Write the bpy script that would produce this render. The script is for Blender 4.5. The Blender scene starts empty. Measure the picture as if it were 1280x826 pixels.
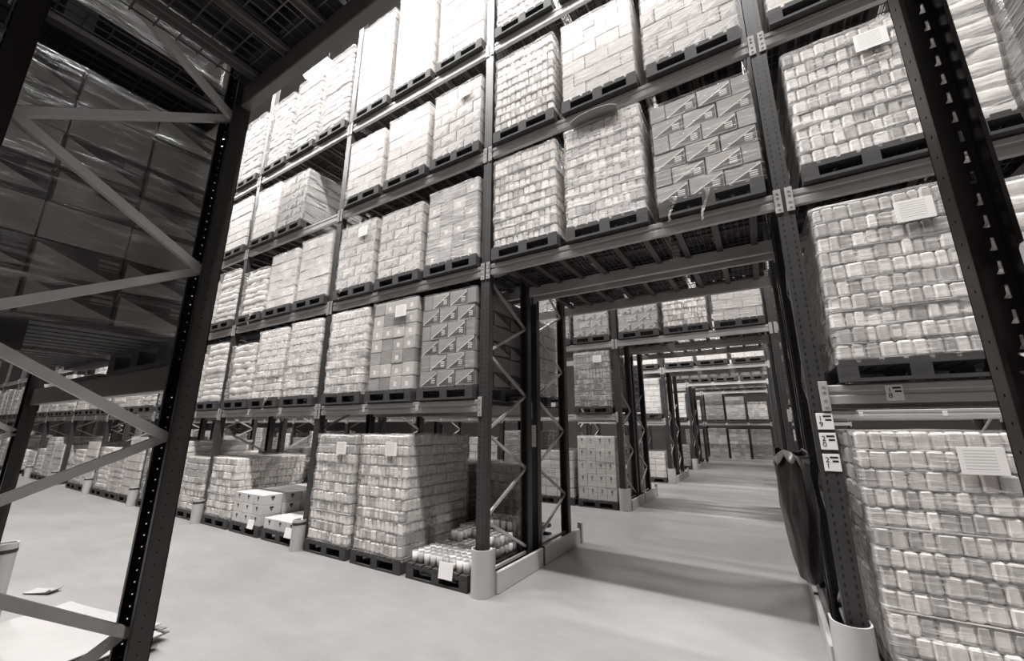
import bpy, math, random
from mathutils import Vector, Matrix, Euler
C = bpy.context.scene.collection
PI = math.pi
rnd = random.Random(7)

# ------------------------------------------------------------------ materials
TINT = (1.0, 0.965, 0.945)
def tint(v):
    k = max(0.0, min(1.0, (0.22-v)/0.22))*0.11        # dark paints and woods are browner
    return (1.0, TINT[1]-k, TINT[2]-k*1.25)
def col(v, a=1.0):
    t = tint(v); return (v*t[0], v*t[1], v*t[2], a)

class NG:
    """small helper that writes node graphs"""
    def __init__(s, name):
        s.m = bpy.data.materials.new(name); s.m.use_nodes = True
        s.t = s.m.node_tree; s.t.nodes.clear()
        s.out = s.t.nodes.new('ShaderNodeOutputMaterial')
        s._tc = None
    def n(s, typ, **kw):
        o = s.t.nodes.new(typ)
        for k, v in kw.items(): setattr(o, k, v)
        return o
    def link(s, a, b): s.t.links.new(a, b)
    def tc(s, which):
        if s._tc is None: s._tc = s.n('ShaderNodeTexCoord')
        return s._tc.outputs[which]
    def put(s, sock, v):
        if hasattr(v, 'is_output'): s.link(v, sock)
        else: sock.default_value = v
    def M(s, op, a, b=0.0, c=None):
        o = s.n('ShaderNodeMath', operation=op)
        s.put(o.inputs[0], a); s.put(o.inputs[1], b)
        if c is not None: s.put(o.inputs[2], c)
        return o.outputs[0]
    def sep(s, v):
        o = s.n('ShaderNodeSeparateXYZ'); s.link(v, o.inputs[0]); return o.outputs
    def mapping(s, v, scale):
        o = s.n('ShaderNodeMapping'); s.link(v, o.inputs[0]); o.inputs['Scale'].default_value = scale; return o.outputs[0]
    def noise(s, v, scale, detail=3.0, rough=0.55):
        o = s.n('ShaderNodeTexNoise'); s.link(v, o.inputs['Vector'])
        o.inputs['Scale'].default_value = scale; o.inputs['Detail'].default_value = detail
        o.inputs['Roughness'].default_value = rough
        return o.outputs[0]
    def rng(s, v, a, b, c, d):
        o = s.n('ShaderNodeMapRange'); s.put(o.inputs[0], v)
        for i, q in enumerate((a, b, c, d)): o.inputs[i+1].default_value = q
        return o.outputs[0]
    def rand(s): return s.n('ShaderNodeObjectInfo').outputs['Random']
    def grey(s, v, ref=0.5):
        TT = tint(ref)
        o = s.n('ShaderNodeCombineColor')
        for i in range(3): s.put(o.inputs[i], s.M('MULTIPLY', v, TT[i]))
        return o.outputs[0]
    def box_in(s, u, a, b):
        return s.M('MULTIPLY', s.M('GREATER_THAN', u, a), s.M('LESS_THAN', u, b))
    def bump(s, h, strength, dist):
        o = s.n('ShaderNodeBump'); s.link(h, o.inputs['Height'])
        o.inputs['Strength'].default_value = strength; o.inputs['Distance'].default_value = dist
        return o.outputs[0]
    def mixv(s, f, a, b):
        # a*(1-f)+b*f
        return s.M('ADD', s.M('MULTIPLY', a, s.M('SUBTRACT', 1.0, f)), s.M('MULTIPLY', b, f))
    def pbsdf(s, base, rough=0.5, metal=0.0, normal=None, spec=0.5):
        p = s.n('ShaderNodeBsdfPrincipled')
        s.put(p.inputs['Base Color'], base if hasattr(base, 'is_output') else col(base))
        s.put(p.inputs['Roughness'], rough); p.inputs['Metallic'].default_value = metal
        p.inputs['Specular IOR Level'].default_value = spec
        if normal is not None: s.link(normal, p.inputs['Normal'])
        return p.outputs[0]
    def done(s, sh):
        s.link(sh, s.out.inputs['Surface']); return s.m

def plain(name, v, rough=0.5, metal=0.0, var=0.0, nscale=6.0, bump=0.0, spec=0.5, rv=0.0):
    g = NG(name)
    base = v
    x = None
    if var or bump:
        x = g.noise(g.tc('Object'), nscale, 4.0)
    val = v
    if var: val = g.M('MULTIPLY', g.rng(x, 0.25, 0.75, 1-var, 1+var), v)
    if rv: val = g.M('MULTIPLY', g.rng(g.rand(), 0, 1, 1-rv, 1+rv), val)
    base = g.grey(val, v) if (var or rv) else v
    nm = g.bump(x, bump, 0.01) if bump else None
    return g.done(g.pbsdf(base, rough, metal, nm, spec))

def side_uv(g):
    """u along the visible face, v up, both 0..1 over the object"""
    x, y, z = g.sep(g.tc('Generated'))
    nx = g.M('ABSOLUTE', g.sep(g.tc('Normal'))[0])
    f = g.M('GREATER_THAN', nx, 0.5)
    return g.mixv(f, x, y), z, f

def printed_carton(name, hi, lo, line, rv=0.12):
    g = NG(name)
    u, v, f = side_uv(g)
    u = g.mixv(g.M('GREATER_THAN', g.rand(), 0.5), u, g.M('FRACT', g.M('ADD', u, 0.0)))
    d = g.M('SUBTRACT', v, g.M('MULTIPLY_ADD', u, 0.86, 0.03))
    tri = g.M('MULTIPLY', g.M('LESS_THAN', d, 0.0), g.M('MULTIPLY', g.box_in(u, 0.06, 0.97), g.M('GREATER_THAN', v, 0.06)))
    # on the long sides the pale wedge starts tall at one end and runs out to a point
    wedge = g.M('MULTIPLY', g.M('LESS_THAN', v, g.M('MULTIPLY_ADD', u, -0.70, 0.92)), g.M('GREATER_THAN', v, g.M('MULTIPLY_ADD', u, 0.16, 0.04)))
    wedge = g.M('MULTIPLY', wedge, g.M('GREATER_THAN', u, 0.03))
    ln = g.M('MULTIPLY', g.M('LESS_THAN', g.M('ABSOLUTE', d), 0.035), g.box_in(u, 0.06, 0.97))
    txt = g.M('MULTIPLY', g.box_in(u, 0.66, 0.88), g.box_in(v, 0.2, 0.58))
    stripes = g.M('GREATER_THAN', g.M('FRACT', g.M('MULTIPLY', v, 9.0)), 0.45)
    txt = g.M('MULTIPLY', txt, stripes)
    front = g.mixv(txt, g.mixv(ln, g.mixv(tri, hi, lo), line), line)
    t2 = g.M('MULTIPLY', g.M('MULTIPLY', g.box_in(u, 0.72, 0.97), g.box_in(v, 0.55, 0.85)), g.M('GREATER_THAN', g.M('FRACT', g.M('MULTIPLY', v, 7.0)), 0.4))
    side = g.mixv(g.M('MULTIPLY', t2, 0.6), g.mixv(wedge, lo, hi), hi)
    val = g.mixv(f, front, side)
    val = g.M('MULTIPLY', val, g.rng(g.rand(), 0, 1, 1-rv, 1+rv))
    return g.done(g.pbsdf(g.grey(val), 0.55))

def patch_carton(name, v, rv, pat=0.35):
    """plain carton with a small pale label and darkened top and bottom edges"""
    g = NG(name)
    u, w, f = side_uv(g)
    r = g.rand()
    lab = g.M('MULTIPLY', g.M('MULTIPLY', g.box_in(u, 0.36, 0.62), g.box_in(w, 0.25, 0.6)), g.M('GREATER_THAN', r, 1-pat))
    base = g.M('MULTIPLY', g.rng(r, 0, 1, 1-rv, 1+rv), v)
    nz = g.noise(g.tc('Object'), 14.0, 3.0)
    base = g.M('MULTIPLY', base, g.rng(nz, 0.3, 0.7, 0.88, 1.08))
    edge = g.M('SUBTRACT', 1.0, g.M('MULTIPLY', g.box_in(w, 0.02, 0.97), 1.0))
    val = g.mixv(lab, base, 0.82)
    val = g.mixv(g.M('MULTIPLY', edge, 0.22), val, 0.1)
    return g.done(g.pbsdf(g.grey(val), 0.5))

def column_carton(name, v, rv, n, gap=0.06):
    """a course of cartons or packs: printed columns with dark joints between"""
    g = NG(name)
    u, w, f = side_uv(g)
    k = g.M('ADD', g.M('MULTIPLY', u, float(n)), g.M('MULTIPLY', g.rand(), 3.0))
    fr = g.M('FRACT', k); cell = g.M('FLOOR', k)
    wn = g.n('ShaderNodeTexWhiteNoise', noise_dimensions='2D'); cv = g.n('ShaderNodeCombineXYZ'); g.put(cv.inputs[0], cell); g.put(cv.inputs[1], g.rand()); g.link(cv.outputs[0], wn.inputs['Vector'])
    base = g.M('MULTIPLY', g.rng(wn.outputs[0], 0, 1, 1-rv, 1+rv*.6), v)
    joint = g.M('SUBTRACT', 1.0, g.M('MULTIPLY', g.box_in(fr, gap/2, 1-gap/2), g.box_in(w, 0.05, 0.95)))
    val = g.mixv(g.M('MULTIPLY', joint, 0.75), base, 0.06)
    return g.done(g.pbsdf(g.grey(val), 0.5))

def holed_carton(name, v):
    g = NG(name)
    u, w, f = side_uv(g)
    hole = g.M('MULTIPLY', g.box_in(u, 0.40, 0.60), g.box_in(w, 0.60, 0.82))
    cut = g.M('MULTIPLY', g.box_in(u, 0.46, 0.54), g.box_in(w, 0.38, 0.65))
    hole = g.M('MAXIMUM', hole, cut)
    base = g.M('MULTIPLY', g.rng(g.rand(), 0, 1, 0.85, 1.12), v)
    val = g.mixv(hole, base, 0.03)
    return g.done(g.pbsdf(g.grey(val), 0.6))

def jar_mat(name, v, rv, lv=0.84):
    """shrink pack: pale cap rows above, a printed label band of its own tone and gaps between jars"""
    g = NG(name)
    u, w, f = side_uv(g)
    r = g.rand()
    nz = g.noise(g.mapping(g.tc('Object'), (1, 1, 0.6)), 26.0, 2.0)
    base = g.M('MULTIPLY', g.rng(r, 0, 1, 1-rv, 1+rv*0.7), v)
    base = g.M('MULTIPLY', base, g.rng(nz, 0.3, 0.7, 0.75, 1.12))
    r2 = g.M('FRACT', g.M('MULTIPLY', r, 7.31))
    lab = g.M('MULTIPLY', g.M('MULTIPLY', g.box_in(u, 0.14, 0.86), g.box_in(w, 0.22, 0.68)), g.M('GREATER_THAN', r2, 0.78))
    darkband = g.M('MULTIPLY', g.box_in(w, 0.0, 0.2), g.M('LESS_THAN', r2, 0.35))
    val = g.mixv(lab, base, lv)
    val = g.mixv(g.M('MULTIPLY', darkband, 0.6), val, 0.08)
    return g.done(g.pbsdf(g.grey(val), 0.4))

def film(name, cover=0.14, streak=0.30, tone=0.85, rough=0.16, spec=0.85):
    g = NG(name)
    v = g.mapping(g.tc('Object'), (1.4, 1.4, 16.0))
    n1 = g.noise(v, 2.6, 5.0, 0.6)
    n2 = g.noise(g.mapping(g.tc('Object'), (5, 5, 9)), 3.0, 3.0)
    h = g.M('ADD', g.M('MULTIPLY', n1, 0.7), g.M('MULTIPLY', n2, 0.4))
    nm = g.bump(h, 1.0, 0.05)
    f = g.M('ADD', cover, g.M('MULTIPLY', g.rng(n1, 0.5, 0.78, 0.0, 1.0), streak))
    sh = g.pbsdf(tone, rough, 0.0, nm, spec)
    tr = g.n('ShaderNodeBsdfTransparent'); tr.inputs[0].default_value = (0.97, 0.96, 0.95, 1)
    mx = g.n('ShaderNodeMixShader'); g.put(mx.inputs[0], f); g.link(tr.outputs[0], mx.inputs[1]); g.link(sh, mx.inputs[2])
    return g.done(mx.outputs[0])

def concrete():
    g = NG('polished_concrete')
    o = g.tc('Object')
    n1 = g.noise(o, 0.55, 5.0, 0.6); n2 = g.noise(o, 5.0, 5.0, 0.65); n3 = g.noise(g.mapping(o, (1, 4, 1)), 1.3, 4.0)
    val = g.M('MULTIPLY', g.rng(n1, 0.3, 0.7, 0.88, 1.08), 0.25)
    val = g.M('MULTIPLY', val, g.rng(n2, 0.25, 0.75, 0.93, 1.05))
    val = g.M('MULTIPLY', val, g.rng(n3, 0.3, 0.7, 0.94, 1.04))
    x, y, z = g.sep(o)
    j1 = g.M('LESS_THAN', g.M('ABSOLUTE', g.M('ADD', y, 0.55)), 0.006)
    val = g.mixv(g.M('MULTIPLY', j1, 0.25), val, 0.2)
    scuff = g.noise(g.mapping(o, (0.9, 5, 1)), 2.2, 6.0, 0.7)
    val = g.mixv(g.rng(scuff, 0.64, 0.8, 0.0, 0.35), val, 0.22)
    nm = g.bump(n2, 0.06, 0.01)
    return g.done(g.pbsdf(g.grey(val), g.rng(n1, 0.3, 0.7, 0.38, 0.52), 0.0, nm, 0.4))

def perforated(name, v, pitch, w=0.5):
    """painted upright with rows of dark punched holes"""
    g = NG(name)
    x, y, z = g.sep(g.tc('Object'))
    fz = g.M('ABSOLUTE', g.M('SUBTRACT', g.M('FRACT', g.M('DIVIDE', z, pitch)), 0.5))
    hz = g.M('LESS_THAN', fz, 0.24)
    ax = g.M('ABSOLUTE', x)
    hx = g.box_in(ax, 0.022, 0.034)
    ny = g.M('GREATER_THAN', g.M('ABSOLUTE', g.sep(g.tc('Normal'))[1]), 0.5)
    hole = g.M('MULTIPLY', g.M('MULTIPLY', hz, hx), ny)
    val = g.mixv(hole, g.M('MULTIPLY', g.rng(g.noise(g.tc('Object'), 9.0), 0.3, 0.7, 0.85, 1.15), v), 0.004)
    return g.done(g.pbsdf(g.grey(val), 0.42))

def wood(name, v):
    g = NG(name)
    n = g.noise(g.mapping(g.tc('Object'), (1.5, 12, 12)), 4.0, 4.0)
    val = g.M('MULTIPLY', g.M('MULTIPLY', g.rng(n, 0.3, 0.7, 0.7, 1.25), g.rng(g.rand(), 0, 1, 0.8, 1.25)), v)
    return g.done(g.pbsdf(g.grey(val), 0.75))

def printed_paper(name, v=0.82, lines=9.0):
    g = NG(name)
    x, y, z = g.sep(g.tc('Generated'))
    st = g.M('GREATER_THAN', g.M('FRACT', g.M('MULTIPLY', z, lines)), 0.62)
    ins = g.M('MULTIPLY', g.box_in(x, 0.12, 0.8), g.box_in(z, 0.1, 0.9))
    val = g.mixv(g.M('MULTIPLY', g.M('MULTIPLY', st, ins), 0.4), v, 0.15)
    return g.done(g.pbsdf(g.grey(val), 0.6))

def glow(name, s):
    g = NG(name)
    e = g.n('ShaderNodeEmission'); e.inputs[0].default_value = (1, 0.985, 0.97, 1); e.inputs[1].default_value = s
    return g.done(e.outputs[0])

MAT = dict(
    steel=plain('dark_rack_paint', 0.020, 0.42, var=0.15),
    upright=perforated('perforated_rack_paint', 0.036, 0.05),
    nearsteel=plain('near_rack_paint', 0.022, 0.30, var=0.12),
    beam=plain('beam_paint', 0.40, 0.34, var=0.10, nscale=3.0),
    bracem=plain('brace_zinc', 0.42, 0.38, 0.1, var=0.12),
    bracelit=plain('lit_brace_zinc', 0.66, 0.36, 0.1, var=0.12),  # brace zinc lightened, aisle light on the near braces put into the colour
    conn=plain('connector_paint', 0.38, 0.4, var=0.1),
    wire=plain('galvanised_wire', 0.10, 0.4, 0.3),
    bar=plain('galvanised_bar', 0.07, 0.4, 0.3, var=0.1),
    floor=concrete(),
    guard=plain('pale_guard_plastic', 0.45, 0.4, var=0.05),
    guarddark=plain('dark_strap', 0.03, 0.5),
    wood=wood('old_pallet_wood', 0.04),
    block=wood('pallet_block_wood', 0.035),
    print=printed_carton('printed_carton_board', 0.29, 0.035, 0.62),
    printlight=printed_carton('pale_printed_carton_board', 0.55, 0.30, 0.75),
    carton=patch_carton('plain_pale_carton_board', 0.62, 0.16),
    smooth=patch_carton('white_carton_board', 0.64, 0.08, 0.0),
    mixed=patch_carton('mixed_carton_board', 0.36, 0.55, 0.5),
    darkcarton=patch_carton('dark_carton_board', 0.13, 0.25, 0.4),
    holed=holed_carton('tray_board', 0.55),
    jar=jar_mat('jar_shrink_pack', 0.66, 0.5),
    jardark=jar_mat('dark_jar_shrink_pack', 0.22, 0.6, 0.4),
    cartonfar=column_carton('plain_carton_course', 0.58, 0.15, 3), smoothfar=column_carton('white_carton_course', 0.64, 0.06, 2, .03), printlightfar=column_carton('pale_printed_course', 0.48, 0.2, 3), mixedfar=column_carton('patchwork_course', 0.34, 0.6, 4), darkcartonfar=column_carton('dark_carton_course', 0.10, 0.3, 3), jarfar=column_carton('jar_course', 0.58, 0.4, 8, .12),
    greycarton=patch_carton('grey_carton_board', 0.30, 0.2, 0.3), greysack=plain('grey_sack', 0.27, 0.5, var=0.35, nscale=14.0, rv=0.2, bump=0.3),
    sack=plain('pale_sack', 0.60, 0.5, var=0.25, nscale=16.0, rv=0.08, bump=0.3),
    film=film('clear_stretch_film', 0.15, 0.55, 0.9), filmgloss=film('glossy_stretch_film', 0.05, 0.55, 0.75, 0.11, 1.0),
    filmheavy=film('thick_stretch_film', 0.24, 0.6, 0.88),
    filmthin=film('thin_stretch_film', 0.06, 0.22, 0.8),
    filmgrey=film('loose_grey_film', 0.55, 0.4, 0.5),
    paper=printed_paper('printed_label_paper'),
    printplain=patch_carton('printed_carton_end', 0.25, 0.15, 0.0), blank=plain('white_tag', 0.80, 0.5),
    ink=plain('black_ink', 0.012, 0.6),
    card=plain('flat_cardboard', 0.34, 0.6, var=0.06, nscale=3.0),
    beamshade=plain('shaded_beam_paint', 0.13, 0.36, var=0.1), wirenear=plain('near_galvanised_wire', 0.10, 0.4, 0.3), barnear=plain('near_galvanised_bar', 0.20, 0.4, 0.3, var=0.1), bagrim=plain('bin_liner_rim', 0.07, 0.35),  # near beams: the other beams' paint with shade darkened into its colour
    bag=plain('black_bin_liner', 0.014, 0.33, var=0.3, nscale=10, bump=0.6),
    tin=jar_mat('tin_label', 0.72, 0.6),
    lid=plain('tin_lid', 0.55, 0.3, 0.6),
    wall=plain('unlit_wall_tone', 0.07, 0.8, var=0.05, nscale=0.6),  # dark tone stands in for the lack of light at the far walls
    ceil=plain('ceiling_sheet', 0.14, 0.8, var=0.05, nscale=0.6),
    housing=plain('lamp_housing', 0.5, 0.4),
    tube=glow('lamp_tube', 26.0),
)

# ------------------------------------------------------------------ meshes
class MB:
    def __init__(s): s.v = []; s.f = []; s.sm = []
    def add(s, vs, fs, smooth=False):
        b = len(s.v); s.v += [tuple(p) for p in vs]; s.f += [tuple(i+b for i in q) for q in fs]; s.sm += [smooth]*len(fs); return s
    def box(s, x0, x1, y0, y1, z0, z1):
        return s.add([(x0,y0,z0),(x1,y0,z0),(x1,y1,z0),(x0,y1,z0),(x0,y0,z1),(x1,y0,z1),(x1,y1,z1),(x0,y1,z1)],
                     [(3,2,1,0),(4,5,6,7),(0,1,5,4),(1,2,6,5),(2,3,7,6),(3,0,4,7)])
    def rbox(s, cx, cy, cz, sx, sy, sz, b):
        """box with chamfered edges and corners, one island"""
        hx, hy, hz = sx/2, sy/2, sz/2
        idx = {}; vs = []
        for ix in (-1, 1):
            for iy in (-1, 1):
                for iz in (-1, 1):
                    for a in range(3):
                        p = [ix*(hx-b), iy*(hy-b), iz*(hz-b)]
                        p[a] = (ix*hx, iy*hy, iz*hz)[a]
                        idx[(ix,iy,iz,a)] = len(vs); vs.append((cx+p[0], cy+p[1], cz+p[2]))
        fs = []
        S = (-1, 1)
        for a in range(3):
            o = [i for i in range(3) if i != a]
            for sg in S:
                q = []
                for (p, r) in ((-1,-1),(1,-1),(1,1),(-1,1)):
                    k = [0,0,0]; k[a] = sg; k[o[0]] = p; k[o[1]] = r; q.append(idx[(*k, a)])
                flip = (sg > 0) != (a != 1)
                fs.append(tuple(q[::-1]) if flip else tuple(q))
        for a in range(3):
            o = [i for i in range(3) if i != a]
            for p in S:
                for r in S:
                    k0 = [0,0,0]; k1 = [0,0,0]
                    k0[a] = -1; k1[a] = 1; k0[o[0]] = k1[o[0]] = p; k0[o[1]] = k1[o[1]] = r
                    q = [idx[(*k0,o[0])], idx[(*k1,o[0])], idx[(*k1,o[1])], idx[(*k0,o[1])]]
                    fs.append(tuple(q))
        for ix in S:
            for iy in S:
                for iz in S:
                    fs.append((idx[(ix,iy,iz,0)], idx[(ix,iy,iz,1)], idx[(ix,iy,iz,2)]))
        # orient outwards
        c = Vector((cx, cy, cz)); out = []
        for q in fs:
            P = [Vector(vs[i]) for i in q]
            n = (P[1]-P[0]).cross(P[2]-P[0]); m = sum(P, Vector())/len(P)
            out.append(q if n.dot(m-c) > 0 else q[::-1])
        return s.add(vs, out)
    def bar(s, a, b, w, h, up=(0,0,1)):
        """rectangular bar from a to b"""
        a, b = Vector(a), Vector(b); d = (b-a).normalized(); u = Vector(up)
        r = d.cross(u).normalized() if abs(d.dot(u)) < .99 else Vector((1,0,0)); u = r.cross(d)
        vs = []
        for p in (a, b):
            for (i, j) in ((-1,-1),(1,-1),(1,1),(-1,1)): vs.append(p + r*(i*w/2) + u*(j*h/2))
        return s.add(vs, [(3,2,1,0),(4,5,6,7),(0,1,5,4),(1,2,6,5),(2,3,7,6),(3,0,4,7)])
    def cyl(s, a, b, r0, r1=None, n=12, cap=True):
        a, b = Vector(a), Vector(b); r1 = r0 if r1 is None else r1
        d = (b-a).normalized(); t = Vector((1,0,0)) if abs(d.x) < .9 else Vector((0,1,0)); p = d.cross(t).normalized(); q = d.cross(p)
        vs = []
        for c, r in ((a, r0), (b, r1)):
            for i in range(n):
                an = 2*PI*i/n; vs.append(c + p*(r*math.cos(an)) + q*(r*math.sin(an)))
        s.add(vs, [(i, (i+1) % n, n+(i+1) % n, n+i) for i in range(n)], True)
        if cap:
            bse = len(s.v)-2*n; s.f += [tuple(bse+i for i in range(n))[::-1], tuple(bse+n+i for i in range(n))]; s.sm += [False, False]
        return s
    def loft(s, rings, closed=True, cap0=True, cap1=True, smooth=True):
        n = len(rings[0]); vs = [p for r in rings for p in r]; fs = []
        for k in range(len(rings)-1):
            for i in range(n if closed else n-1):
                j = (i+1) % n; fs.append((k*n+i, k*n+j, (k+1)*n+j, (k+1)*n+i))
        b = len(s.v); s.add(vs, fs, smooth)
        if cap0: s.f.append(tuple(b+i for i in range(n))[::-1]); s.sm.append(False)
        if cap1: s.f.append(tuple(b+(len(rings)-1)*n+i for i in range(n))); s.sm.append(False)
        return s
    def mesh(s, name, m):
        me = bpy.data.meshes.new(name); me.from_pydata(s.v, [], s.f); me.polygons.foreach_set('use_smooth', s.sm)
        me.materials.append(m if not isinstance(m, str) else MAT[m]); me.update(); return me

def link(name, me, parent=None, loc=(0,0,0), rz=0.0):
    o = bpy.data.objects.new(name, me); C.objects.link(o); o.location = loc
    if rz: o.rotation_euler = (0,0,rz)
    if parent is not None: o.parent = parent
    return o
def obj(name, mb, m, parent=None, loc=(0,0,0), rz=0.0): return link(name, mb.mesh(name, m), parent, loc, rz)
def tag(o, label, cat, group=None):
    o['label'] = label; o['category'] = cat
    if group: o['group'] = group
    return o
def thing(name, label, cat, loc=(0,0,0), rz=0.0, group=None):
    return tag(link(name, None, None, loc, rz), label, cat, group)
def struct(name, mb, m):
    o = obj(name, mb, m); o['kind'] = 'structure'; return o

# ------------------------------------------------------------------ layout constants
P = 2.8                                   # bay pitch
ZB = [0.0, 1.74, 3.235, 4.735, 6.31]      # beam centres
BH = 0.062                                # half beam height
TOP = [0.0] + [z+BH for z in ZB[1:]]
REST = lambda l: TOP[l] + (.0125 if l else 0.0)   # on the deck wires      # where pallets stand
FD = 0.95                                 # frame depth
GAP = 0.15
HR = 8.9                                 # frame height
ROWY = {'A': 0.0, 'C': 4.68, 'D': 9.36, 'E': 14.04, 'F': 18.6}
RACK = {'A': 'front rack', 'B': 'near rack', 'C': 'second rack', 'D': 'third rack', 'E': 'fourth rack', 'F': 'end rack'}
ORD = ['zeroth','first','second','third','fourth','fifth','sixth','seventh','eighth','ninth','tenth','eleventh','twelfth']
def bayname(b):
    if b == 0: return 'bay over passage'
    if b < 0: return ORD[-b] + ' bay from passage'
    return ('bay' if b == 1 else ORD[b]+' bay') + ' past numbered upright'
def slotname(b, s):
    if b < 0: return ('far end', 'middle', 'passage end')[s]
    if b == 0: return ('bumper end', 'middle', 'numbered-upright end')[s]
    return ('upright end', 'middle', 'far end')[s]
def lvl(l): return 'floor level' if l == 0 else ORD[l] + ' level'

# ------------------------------------------------------------------ room
struct('floor', MB().box(-36, 14, -9, 24, -0.2, 0), 'floor')
struct('ceiling', MB().box(-36, 14, -9, 24, 12.0, 12.2), 'ceil')
struct('wall_left', MB().box(-36.2, -36, -9, 24, 0, 12), 'wall')
struct('wall_right', MB().box(14, 14.2, -9, 24, 0, 12), 'wall')
struct('wall_back', MB().box(-36, 14, 24, 24.2, 0, 12), 'wall')
struct('wall_front', MB().box(-36, 14, -9.2, -9, 0, 12), 'wall')

# ------------------------------------------------------------------ racking
def upright_mesh():
    # C profile, web to the front (-y), flanges, lips; centred on x, y 0..0.085
    w, d, t, lip = 0.055, 0.085, 0.004, 0.018
    pr = [(-w,0),(w,0),(w,d),(w-lip,d),(w-lip,d-t),(w-t,d-t),(w-t,t),(-w+t,t),(-w+t,d-t),(-w+lip,d-t),(-w+lip,d),(-w,d)]
    n = len(pr); vs = [(x,y,z) for z in (0, HR) for x, y in pr]
    fs = [(i, (i+1) % n, n+(i+1) % n, n+i) for i in range(n)]
    m = MB(); m.add(vs, fs)
    for q in ((0,1,6,7),(1,2,5,6),(2,3,4,5),(7,8,11,0),(8,9,10,11)):
        m.add([vs[i] for i in q], [(3,2,1,0)]); m.add([vs[i+n] for i in q], [(0,1,2,3)])
    return m.mesh('upright', 'upright')
UPR = upright_mesh()
def mirror_mesh(me, name):
    m2 = me.copy(); m2.name = name
    for v in m2.vertices: v.co.y = -v.co.y
    m2.flip_normals(); m2.update(); return m2
UPR_R = mirror_mesh(UPR, 'upright_rear')
def brace_mesh(dy, dz, mat='bracem', w=0.028, h=0.024):
    m = MB(); m.bar((0, 0, 0), (0, dy, dz), w, h, (1, 0, 0)); return m.mesh('brace', mat)
BR_UP = brace_mesh(FD-0.13, 0.41); BR_DN = brace_mesh(FD-0.13, -0.41); BR_H = brace_mesh(FD-0.13, 0.0)
def foot_mesh():
    m = MB(); m.box(-.058, .058, -.02, .13, 0, .008)
    for x in (-.04, .04): m.cyl((x, .112, .008), (x, .112, .03), .011, n=6)
    return m.mesh('foot_plate', 'steel')
FOOT = foot_mesh()
def rack_frame(x, y0, label, group, top=8.0, braces=True, start_rear=False):
    t = thing('rack_frame', label, 'rack frame', (x, y0, 0), 0, group)
    link('upright', UPR, t); link('upright', UPR_R, t, (0, FD, 0))
    link('foot_plate', FOOT, t); f = link('foot_plate', FOOT, t, (0, FD, 0), PI)
    if braces:
        z = 0.22; up = not start_rear
        link('brace', BR_H, t, (0, 0.065, 0.16))
        while z + 0.42 < top:
            if up: link('brace', BR_UP, t, (0, 0.065, z))
            else: link('brace', BR_DN, t, (0, 0.065, z+.41))
            z += 0.42; up = not up
    return t

def beam_mesh(L, mat='beam'):
    # stepped box section; face at y=0
    h = BH
    pr = [(0,-h),(0,-.012),(.006,-.006),(.006,.016),(0,.022),(0,h-.006),(.006,h),(.046,h),(.05,h-.004),(.05,-h+.004),(.046,-h)]
    n = len(pr); m = MB()
    vs = [(x, y, z) for x in (-L/2, L/2) for y, z in pr]
    m.add(vs, [(i, (i+1) % n, n+(i+1) % n, n+i)[::-1] for i in range(n)] + [tuple(range(n)), tuple(range(n, 2*n))[::-1]])
    return m.mesh('pallet_beam', mat)
BEAM = beam_mesh(P-0.124)
BEAM_N = beam_mesh(P-0.17, 'nearsteel')
def conn_mesh(mat='conn'):
    m = MB(); m.rbox(0, -.004, -.01, .05, .008, .2, .002)
    for z in (-.075, -.03, .025, .06): m.cyl((0, -.008, z), (0, -.014, z), .008, n=8)
    return m.mesh('end_connector', mat)
CONN = conn_mesh()
TAGM = MB().rbox(0, 0, 0, .05, .003, .07, .001).mesh('beam_tag', 'paper')
def pallet_beam(x, y, z, label, group, tags=(), back=False, me=None, conns=True, half=P/2):
    o = link('pallet_beam', me or BEAM, None, (x, y, z), PI if back else 0)
    tag(o, label, 'rack beam', group); o['kind'] = 'thing'
    if conns:
        for sx in (-1, 1): link('end_connector', CONN, o, (sx*(half-.037), -.0062, 0))
    for tx in tags: link('beam_tag', TAGM, o, (tx, -.0025, .0))
    return o

WIRE_W = 0.88
def wire_mesh():
    m = MB(); r = .0028
    for i in range(11):
        y = .016 + i*(FD-.032)/10
        m.box(-WIRE_W/2, WIRE_W/2, y-r, y+r, 0, 2*r)
    for i in range(18):
        x = -WIRE_W/2 + .01 + i*(WIRE_W-.02)/17
        m.box(x-r, x+r, .012, FD-.012, 2*r, 4*r)
    return m.mesh('wire_mesh', 'wire')
WIRE = wire_mesh()
BARM = MB().box(-.028, .028, .058, FD-.058, -.03, -.002).mesh('support_bar', 'bar')
def mesh_deck(x, y, z, label, group):
    """deck panel between front and back beams; z = top of beams"""
    t = thing('mesh_deck', label, 'mesh deck', (x, y, z), 0, group)
    link('wire_mesh', WIRE, t, (0, 0, .0006))
    for bx in (-.30, 0.0, .30): link('support_bar', BARM, t, (bx, 0, .001))
    return t

# ------------------------------------------------------------------ pallets and loads
def pallet_mesh():
    m = MB(); W, D = .80, 1.2
    for i in range(7):
        x = -W/2 + .05 + i*(W-.10)/6; m.box(x-.045, x+.045, -D/2, D/2, .122, .144)
    for y in (-D/2+.05, 0, D/2-.05): m.box(-W/2, W/2, y-.05, y+.05, .100, .122)
    for y in (-D/2+.05, 0, D/2-.05): m.box(-W/2, W/2, y-.05, y+.05, 0, .022)
    return m.mesh('pallet', 'wood')
PAL = pallet_mesh()
BLK = MB().box(-.05, .05, -.05, .05, .022, .100).mesh('pallet_block', 'block')
def add_pallet(t, z=0.0, blocks=3):
    p = link('pallet', PAL, t, (0, 0, z))
    for iy, y in enumerate((-.55, 0, .55)[:blocks]):
        for x in (-.35, 0, .35): link('pallet_block', BLK, p, (x, y, 0))
    return p
PH = 0.144

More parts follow.
